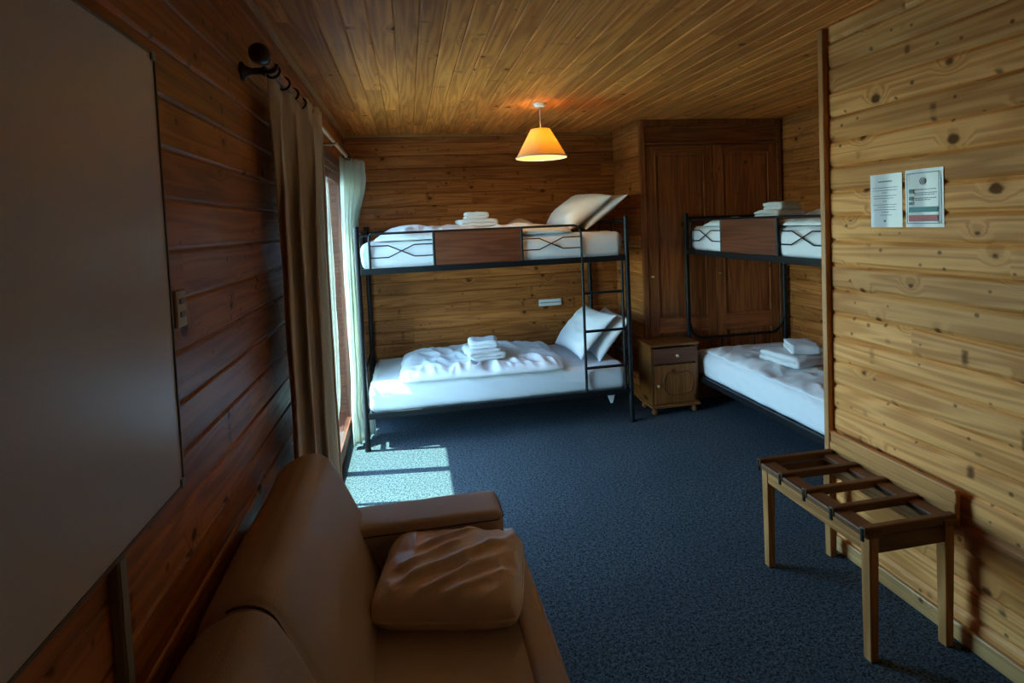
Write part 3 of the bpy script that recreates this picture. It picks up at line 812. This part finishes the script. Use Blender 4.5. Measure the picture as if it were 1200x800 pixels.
o = curtain(lambda z: (PX-.028, -1.95), lambda z: (PX+.034-.01*math.sin(z*2), -1.20+.02*math.sin(z*3)), 2.088, .03, lambda z: .034, 3.6, 'curtain_shade_tone', 3)
tag(o, 'shaded cream curtain gathered behind the sofa, near end of the pole', 'curtain', 'curtains')
o = curtain(lambda z: (-.106, .17-.12*(1-sm(z, .1, .6))), lambda z: (-.045+.085*sm(z, 1.55, 1.95)+.075*(1-sm(z, .10, .26)), .62-.16*sm(z, 1.55, 1.95)-.32*(1-sm(z, .1, .4))), 2.06, .02, lambda z: .022+.012*sm(z, 1.6, 1.9), 4.5, 'curtain', 8)
tag(o, 'cream sunlit curtain gathered beside the foot of the bunk, far end of the pole', 'curtain', 'curtains')

# ------------------------------------------------------------------ sofa
SX0, SY1, SY0 = -.085, -2.005, -3.78
t = thing('sofa', 'tan leather two-seat sofa against the left wall under the whiteboard', 'sofa', (.3, -2.9, 0))
def sp(name, bm, mat, par=None, **k):
    o = link(name, bm, mat, par or t, **k)
    if par is None: o.matrix_parent_inverse = Matrix.Translation((-.3, 2.9, 0))
    return o
def soft(name, cx, cy, cz, hx, hy, hz, r, rotY=0.0, bul=.012, seed=1, mat='leather', par=None, n=(26, 40, 20)):
    bm = bmesh.new()
    def disp(p, nn):
        k = 1-(p.x/hx)**2 if abs(nn.x) < .5 else 1
        q = max(0, 1-(p.y/hy)**4)*(max(0, 1-(p.z/hz)**4) if abs(nn.x) > .5 else max(0, 1-(p.x/hx)**4))
        return nn*(bul*q+.004*ns(p.x*5+seed, p.y*4, p.z*5+seed))
    softbox(bm, hx, hy, hz, r, *n, disp)
    bmesh.ops.rotate(bm, cent=(0, 0, 0), matrix=Matrix.Rotation(rotY, 3, 'Y'), verts=bm.verts)
    bmesh.ops.translate(bm, vec=(cx, cy, cz), verts=bm.verts)
    return sp(name, bm, mat, par, smooth=True)
soft('base', .315, -2.895, .185, .335, .70, .105, .03, 0, .004, 2)
ysm = -2.815
for a, b in ((ysm, -2.19), (-3.6, ysm)):
    soft('seat_cushion', .404, (a+b)/2, .372, .272, (b-a)/2-.001, .072, .035, R(1.0), .008, a)
# back cushions: front face from (.215,.44) up to (.05,.80)
ang = math.atan2(-.165, .36)
soft('front_rail', .632, -2.895, .276, .044, .884, .178, (.02, .02, .022), 0, .003, 4, n=(10, 60, 16))
bm = bmesh.new(); yb0, yb1 = -3.75, -2.035; ybc = (yb0+yb1)/2; hxb, hyb, hzb = .088, (yb1-yb0)/2, .245
def bdisp(p, nn):
    q = 1-min(1, abs((p.y+ybc-ysm))/.10)
    g_ = -.009*math.exp(-((p.y+ybc-ysm)/.012)**2)-.006*q*q
    return nn*(g_+.010*max(0, 1-(p.z/hzb)**4)*(abs(nn.x) > .5)+.004*ns(p.x*5+2, p.y*4, p.z*5))
softbox(bm, hxb, hyb, hzb, (.075, .055, .075), 20, 170, 34, bdisp)
rotm = Matrix.Rotation(ang, 3, 'Y')
bmesh.ops.rotate(bm, cent=(0, 0, 0), matrix=rotm, verts=bm.verts); bmesh.ops.translate(bm, vec=(.052, ybc, .585), verts=bm.verts)
bk = sp('backrest', bm, 'leather', smooth=True)
bm = bmesh.new(); q = []
for k in range(15): q.append((hxb-.006, -hzb+.03+(2*hzb-.105)*k/14))
q += [(hxb-.075+.069*math.cos(a), hzb-.075+.069*math.sin(a)) for a in [PI/2*k/8 for k in range(1, 9)]]
pts = [rotm @ Vector((x, 0, z))+Vector((.052, ysm, .585)) for x, z in q]
tube(bm, pts, .0028, 8); link('seam', bm, 'piping', bk, smooth=True)
soft('back_frame', -.070, -2.895, .36, .045, .84, .26, .04, R(-6), .002, 6)
for yc in (-2.098, -3.690):
    bm = bmesh.new(); hx_, hy_, hz_ = .332, .090, .262
    softbox(bm, hx_, hy_, hz_, .026, 24, 10, 18, lambda p, n: n*.003*ns(p.x*6, p.y*6, p.z*5))
    for v in bm.verts:
        if v.co.z > 0: v.co.z -= .030*(.335-v.co.x)/.67*(v.co.z/hz_)*0
    bmesh.ops.translate(bm, vec=(.280, yc, .338), verts=bm.verts)
    ar = sp('arm', bm, 'leather', smooth=True)
    bm = bmesh.new()
    sg = 1 if yc > -3 else -1
    tube(bm, [(.280-hx_+.03, yc-sg*.0905, .338+hz_-.024), (.280+hx_-.022, yc-sg*.0905, .338+hz_-.024), (.280+hx_+.0005, yc-sg*.066, .338+hz_-.024), (.280+hx_+.0005, yc+sg*.066, .338+hz_-.024)], .0022, 6)
    link('seam', bm, 'piping', ar).parent = ar
for x in (-.02, .56):
    for y in (-2.10, -3.69):
        bm = bmesh.new(); lathe(bm, [(.02, 0), (.024, .06), (.026, .085)], 16, (x, y, 0)); sp('foot', bm, 'finial', smooth=True)

# loose leather cushion on the seat
def cush_bm(w, d, h):
    bm = bmesh.new()
    def e_(u, v): return (max(0, 1-abs(u)**7)*max(0, 1-abs(v)**7))**.5
    def top(u, v):
        e = e_(u, v); x, y = u*w/2, v*d/2
        z = h*.56*e*(1-.10*(u*u+v*v)*.5)
        # long soft pulls running up to the far right corner, smaller gathers near the rim
        q = y-.62*x
        for c0, a0, w0, l0, l1 in ((-.015, .016, .018, -.16, .17), (.060, .010, .014, -.17, .05), (-.085, .012, .016, -.10, .16), (.115, .011, .013, -.12, .10), (-.150, .007, .012, 0, .2)):
            f = q-c0-.018*ns(x*8, c0*30, 1.0)
            z += e*a0*math.exp(-(f/w0)**2)*max(0, min(1, (x-l0)/.06))*max(0, min(1, (l1-x)/.06))
        z += e*.007*ns(x*11, y*11, 3)+e*.005*(ridge(x*16-y*7, y*14+x*5, 5)-.5)
        return z
    def bot(u, v): return -h*.44*e_(u, v)
    def outline(u, v, x, y):
        rr = .07*(u*u*v*v)**2.0
        return x*(1-rr)+.004*ns(v*3, u, 1), y*(1-rr)+.004*ns(u*3, v, 2)
    puffy(bm, w, d, 100, 86, top, bot, outline); return bm
cu = link('cushion', cush_bm(.42, .335, .115), 'leather2', None, smooth=True)
tag(cu, 'creased brown leather cushion lying on the sofa seat', 'cushion')
cu.matrix_world = Matrix.Translation((.424, -2.338, .505)) @ Matrix.Rotation(R(-13), 4, 'Z') @ Matrix.Rotation(R(7), 4, 'X')
bm = bmesh.new(); pp = []
w_, d_ = .42, .335
for k in range(97):
    a = 2*PI*k/96; q = max(abs(math.cos(a)), abs(math.sin(a))); u, v = math.cos(a)/q, math.sin(a)/q
    rr = .07*(u*u*v*v)**2.0; pp.append((u*w_/2*(1-rr), v*d_/2*(1-rr), 0))
tube(bm, pp, .005, 8, False); link('piping', bm, 'leather2', cu, smooth=True)

# ------------------------------------------------------------------ luggage rack by the partition
ry0, ry1, rx0, rx1, rz = -2.385, -1.785, 1.800, 2.150, .461
t = thing('luggage_rack', 'wooden slatted luggage rack standing against the right partition', 'luggage rack', (1.98, -2.085, 0))
def rp(name, bm, mat, par=None, **k):
    o = link(name, bm, mat, par or t, **k)
    if par is None: o.matrix_parent_inverse = Matrix.Translation((-1.98, 2.085, 0))
    return o
for x0, x1 in ((rx0+.012, rx0+.050), (rx1-.035, rx1+.003)):
    for y0, y1 in ((ry0+.010, ry0+.048), (ry1-.048, ry1-.010)):
        bm = bmesh.new(); sx = 1 if x0 < 2 else -1
        vs = box(bm, x0, x1, y0, y1, 0, rz-.026, .003)
        for v in bm.verts:
            if v.co.z < .1:
                v.co.x += (((x0+x1)/2)-v.co.x)*.18; v.co.y += (((y0+y1)/2)-v.co.y)*.18
        rp('leg', bm, 'oak_z')
for nm, b, mt in (('front_apron', (rx0+.016, rx0+.036, ry0+.046, ry1-.046, rz-.085, rz-.024), 'oak_y'), ('rear_apron', (rx1-.028, rx1-.008, ry0+.046, ry1-.046, rz-.085, rz-.024), 'oak_y'),
                  ('end_apron', (rx0+.048, rx1-.033, ry0+.014, ry0+.034, rz-.085, rz-.024), 'oak_dark'), ('end_apron', (rx0+.048, rx1-.033, ry1-.034, ry1-.014, rz-.085, rz-.024), 'oak_dark')):
    bm = bmesh.new(); box(bm, *b, .003); rp(nm, bm, mt)
bm = bmesh.new(); box(bm, rx0-.004, rx0+.062, ry0, ry1, rz-.024, rz, .005); rp('front_rail', bm, 'oak_top')
bm = bmesh.new(); box(bm, rx1-.050, rx1+.010, ry0, ry1, rz-.024, rz, .005); rp('back_rail', bm, 'oak_top')
for k in range(5):
    y = ry0+.018+(ry1-ry0-.036)*k/4
    bm = bmesh.new(); box(bm, rx0-.008, rx1+.008, y-.013, y+.013, rz-.018, rz+.013, .005)
    s = rp('slat', bm, 'oak_dark'); s['label'] = 'dark brown cross slat'
    bm = bmesh.new(); box(bm, rx0-.011, rx0-.004, y-.006, y+.006, rz-.036, rz+.010, .002); link('slat_end_clip', bm, 'black', s).parent = s
bm = bmesh.new()
box(bm, rx1+.012, rx1+.030, ry0+.012, ry1-.004, rz-.05, rz+.085, .004); box(bm, rx1+.006, rx1+.014, ry0+.012, ry1-.004, rz+.010, rz+.045, .003); box(bm, rx1+.008, rx1+.031, ry0+.012, ry1-.004, rz+.078, rz+.092, .005)
rp('back_board', bm, 'oak_y')

# ------------------------------------------------------------------ whiteboard and small wall things
wy1, wy0, wz0, wz1 = -2.733, -4.55, 1.035, 1.904
t = thing('whiteboard', 'large blank whiteboard on the left wall above the sofa', 'whiteboard', (XL, wy1, wz0))
def wbp(name, bm, mat, **k):
    o = link(name, bm, mat, t, **k); o.matrix_parent_inverse = Matrix.Translation((-XL, -wy1, -wz0)); return o
bm = bmesh.new(); box(bm, XL+.002, XL+.018, wy0+.004, wy1-.004, wz0+.004, wz1-.004, .002); wbp('panel', bm, 'board')
bm = bmesh.new()
for b in ((wy0, wy1, wz0, wz0+.006), (wy0, wy1, wz1-.006, wz1), (wy0, wy0+.006, wz0, wz1), (wy1-.006, wy1, wz0, wz1)): box(bm, XL+.001, XL+.021, *b, .0015)
wbp('frame', bm, 'board_edge')
bm = bmesh.new()
box(bm, XL+.001, XL+.0225, wy1-.018, wy1+.001, wz1-.018, wz1+.001, .002); box(bm, XL+.001, XL+.0225, wy1-.018, wy1+.001, wz0-.001, wz0+.018, .002)
wbp('corner_cap', bm, 'grey_plastic')
bm = bmesh.new(); box(bm, XL+.0005, XL+.018, -2.998, -2.974, .068, wz0-.003, .003); box(bm, XL+.0175, XL+.020, -2.996, -2.976, .07, wz0-.004, .001)
tag(link('cable_trunking', bm, 'grey_plastic'), 'pale vertical cable trunking strip below the whiteboard', 'trunking')
t = thing('light_switch', 'small cream switch plate on the left wall right of the whiteboard', 'switch', (XL, -2.655, 1.387))
bm = bmesh.new(); box(bm, 0, .009, -.026, .026, -.040, .040, .004); link('plate', bm, 'cream_plastic', t)
for dz in (.018, -.010):
    bm = bmesh.new(); box(bm, .008, .0125, -.013, .013, dz-.008, dz+.004, .002); link('rocker', bm, 'grey_plastic', t)
t = thing('wall_plate', 'white plastic plate on the back wall between the bunk berths', 'plate', (1.578, YB, .815))
bm = bmesh.new(); box(bm, -.105, .105, -.016, 0, -.030, .030, .005); link('plate', bm, 'white_plastic', t)
bm = bmesh.new(); box(bm, -.097, .097, -.0185, -.015, -.005, .005, .001); link('slot', bm, 'grey_plastic', t)

# notices on the partition
def notice(name, label, yc, zc, w, h, rows, tilt=0.0):
    """sheet facing -x; local x = right on the sheet (towards -y), local z up"""
    t = thing(name, label, 'notice', (XP, yc, zc), -PI/2, 'notices on the partition')
    bm = bmesh.new(); n_ = 16; F, Bk = [], []
    for i in range(n_+1):
        for j in range(2):
            x = -w/2+w*i/n_; z = -h/2+h*j
            y = -.004-.003*math.sin(i/n_*PI*2.0+yc)*(1-j*.5)
            F.append(bm.verts.new((x, y, z))); Bk.append(bm.verts.new((x, y+.0012, z)))
    for i in range(n_):
        a, b, c, d = 2*i, 2*i+1, 2*i+3, 2*i+2
        bm.faces.new((F[a], F[b], F[c], F[d])); bm.faces.new((Bk[a], Bk[d], Bk[c], Bk[b]))
        bm.faces.new((F[a], F[d], Bk[d], Bk[a])); bm.faces.new((F[b], Bk[b], Bk[c], F[c]))
    bm.faces.new((F[0], Bk[0], Bk[1], F[1])); bm.faces.new((F[-1], Bk[-1], Bk[-2], F[-2]))
    link('sheet', bm, 'paper', t, smooth=False)
    for nm, mat, bxs in rows:
        bm = bmesh.new()
        for x0, x1, z0, z1 in bxs: box(bm, x0*w, x1*w, -.0088, -.0080, z0*h, z1*h, 0)
        link(nm, bm, mat, t)
    return t
def textrow(x0, x1, z, hh, seed):
    rnd = random.Random(seed); out = []; x = x0
    while x < x1:
        l = rnd.uniform(.025, .09); out.append((x, min(x1, x+l), z-hh/2, z+hh/2)); x += l+.015
    return out
L1 = textrow(-.20, .24, .36, .020, 1)
L2 = []
for k, (z, a, b) in enumerate([(.245, -.38, .40), (.195, -.38, .38), (.148, -.08, .08), (.09, -.36, .36), (.045, -.34, .28), (-.01, -.06, .06), (-.075, -.36, .38), (-.12, -.22, .34), (-.17, -.34, .36), (-.215, -.10, .14), (-.27, -.14, .22)]):
    L2 += textrow(a, b, z, .011, k+3)
nt = notice('notice_sheet', 'plain white typed notice, left of the two sheets on the partition', -2.064, 1.565, .147, .208, [('heading', 'ink', L1), ('text_lines', 'ink', L2), ('emblem', 'ink', [(-.03, .03, -.40, -.36)])])
fr_ = [(-.42, .42, .425, .44), (-.42, .42, -.44, -.425), (-.43, -.41, -.44, .44), (.41, .43, -.44, .44)]
L3 = []
for k, (z, a, b) in enumerate([(.15, -.22, .34), (.09, -.36, .38), (.06, -.2, .3), (-.0, -.22, .36), (-.03, -.2, .2)]): L3 += textrow(a, b, z, .012, k+30)
ic = [(-.37, -.28, .10, .16), (-.37, -.28, -.03, .03), (-.37, -.28, -.11, -.06)]
n2 = notice('notice_sheet', 'bordered white notice with green and red bands, right of the two sheets', -2.229, 1.567, .152, .212,
       [('border', 'ink_frame', fr_), ('text_lines', 'ink', L3), ('icon', 'ink_teal', ic), ('green_band', 'ink_teal', [(-.38, .38, -.24, -.15)]), ('red_band', 'ink_red', [(-.38, .38, -.40, -.29)])])
bm = bmesh.new()
for ra, rb in ((.0125, .0095), (.006, .003)):
    lathe(bm, [(ra, -.0090), (rb, -.0090), (rb, -.0080), (ra, -.0080)], 24, (0, 0, .29*.212), 'y', closed=True)
link('emblem', bm, 'ink', n2)
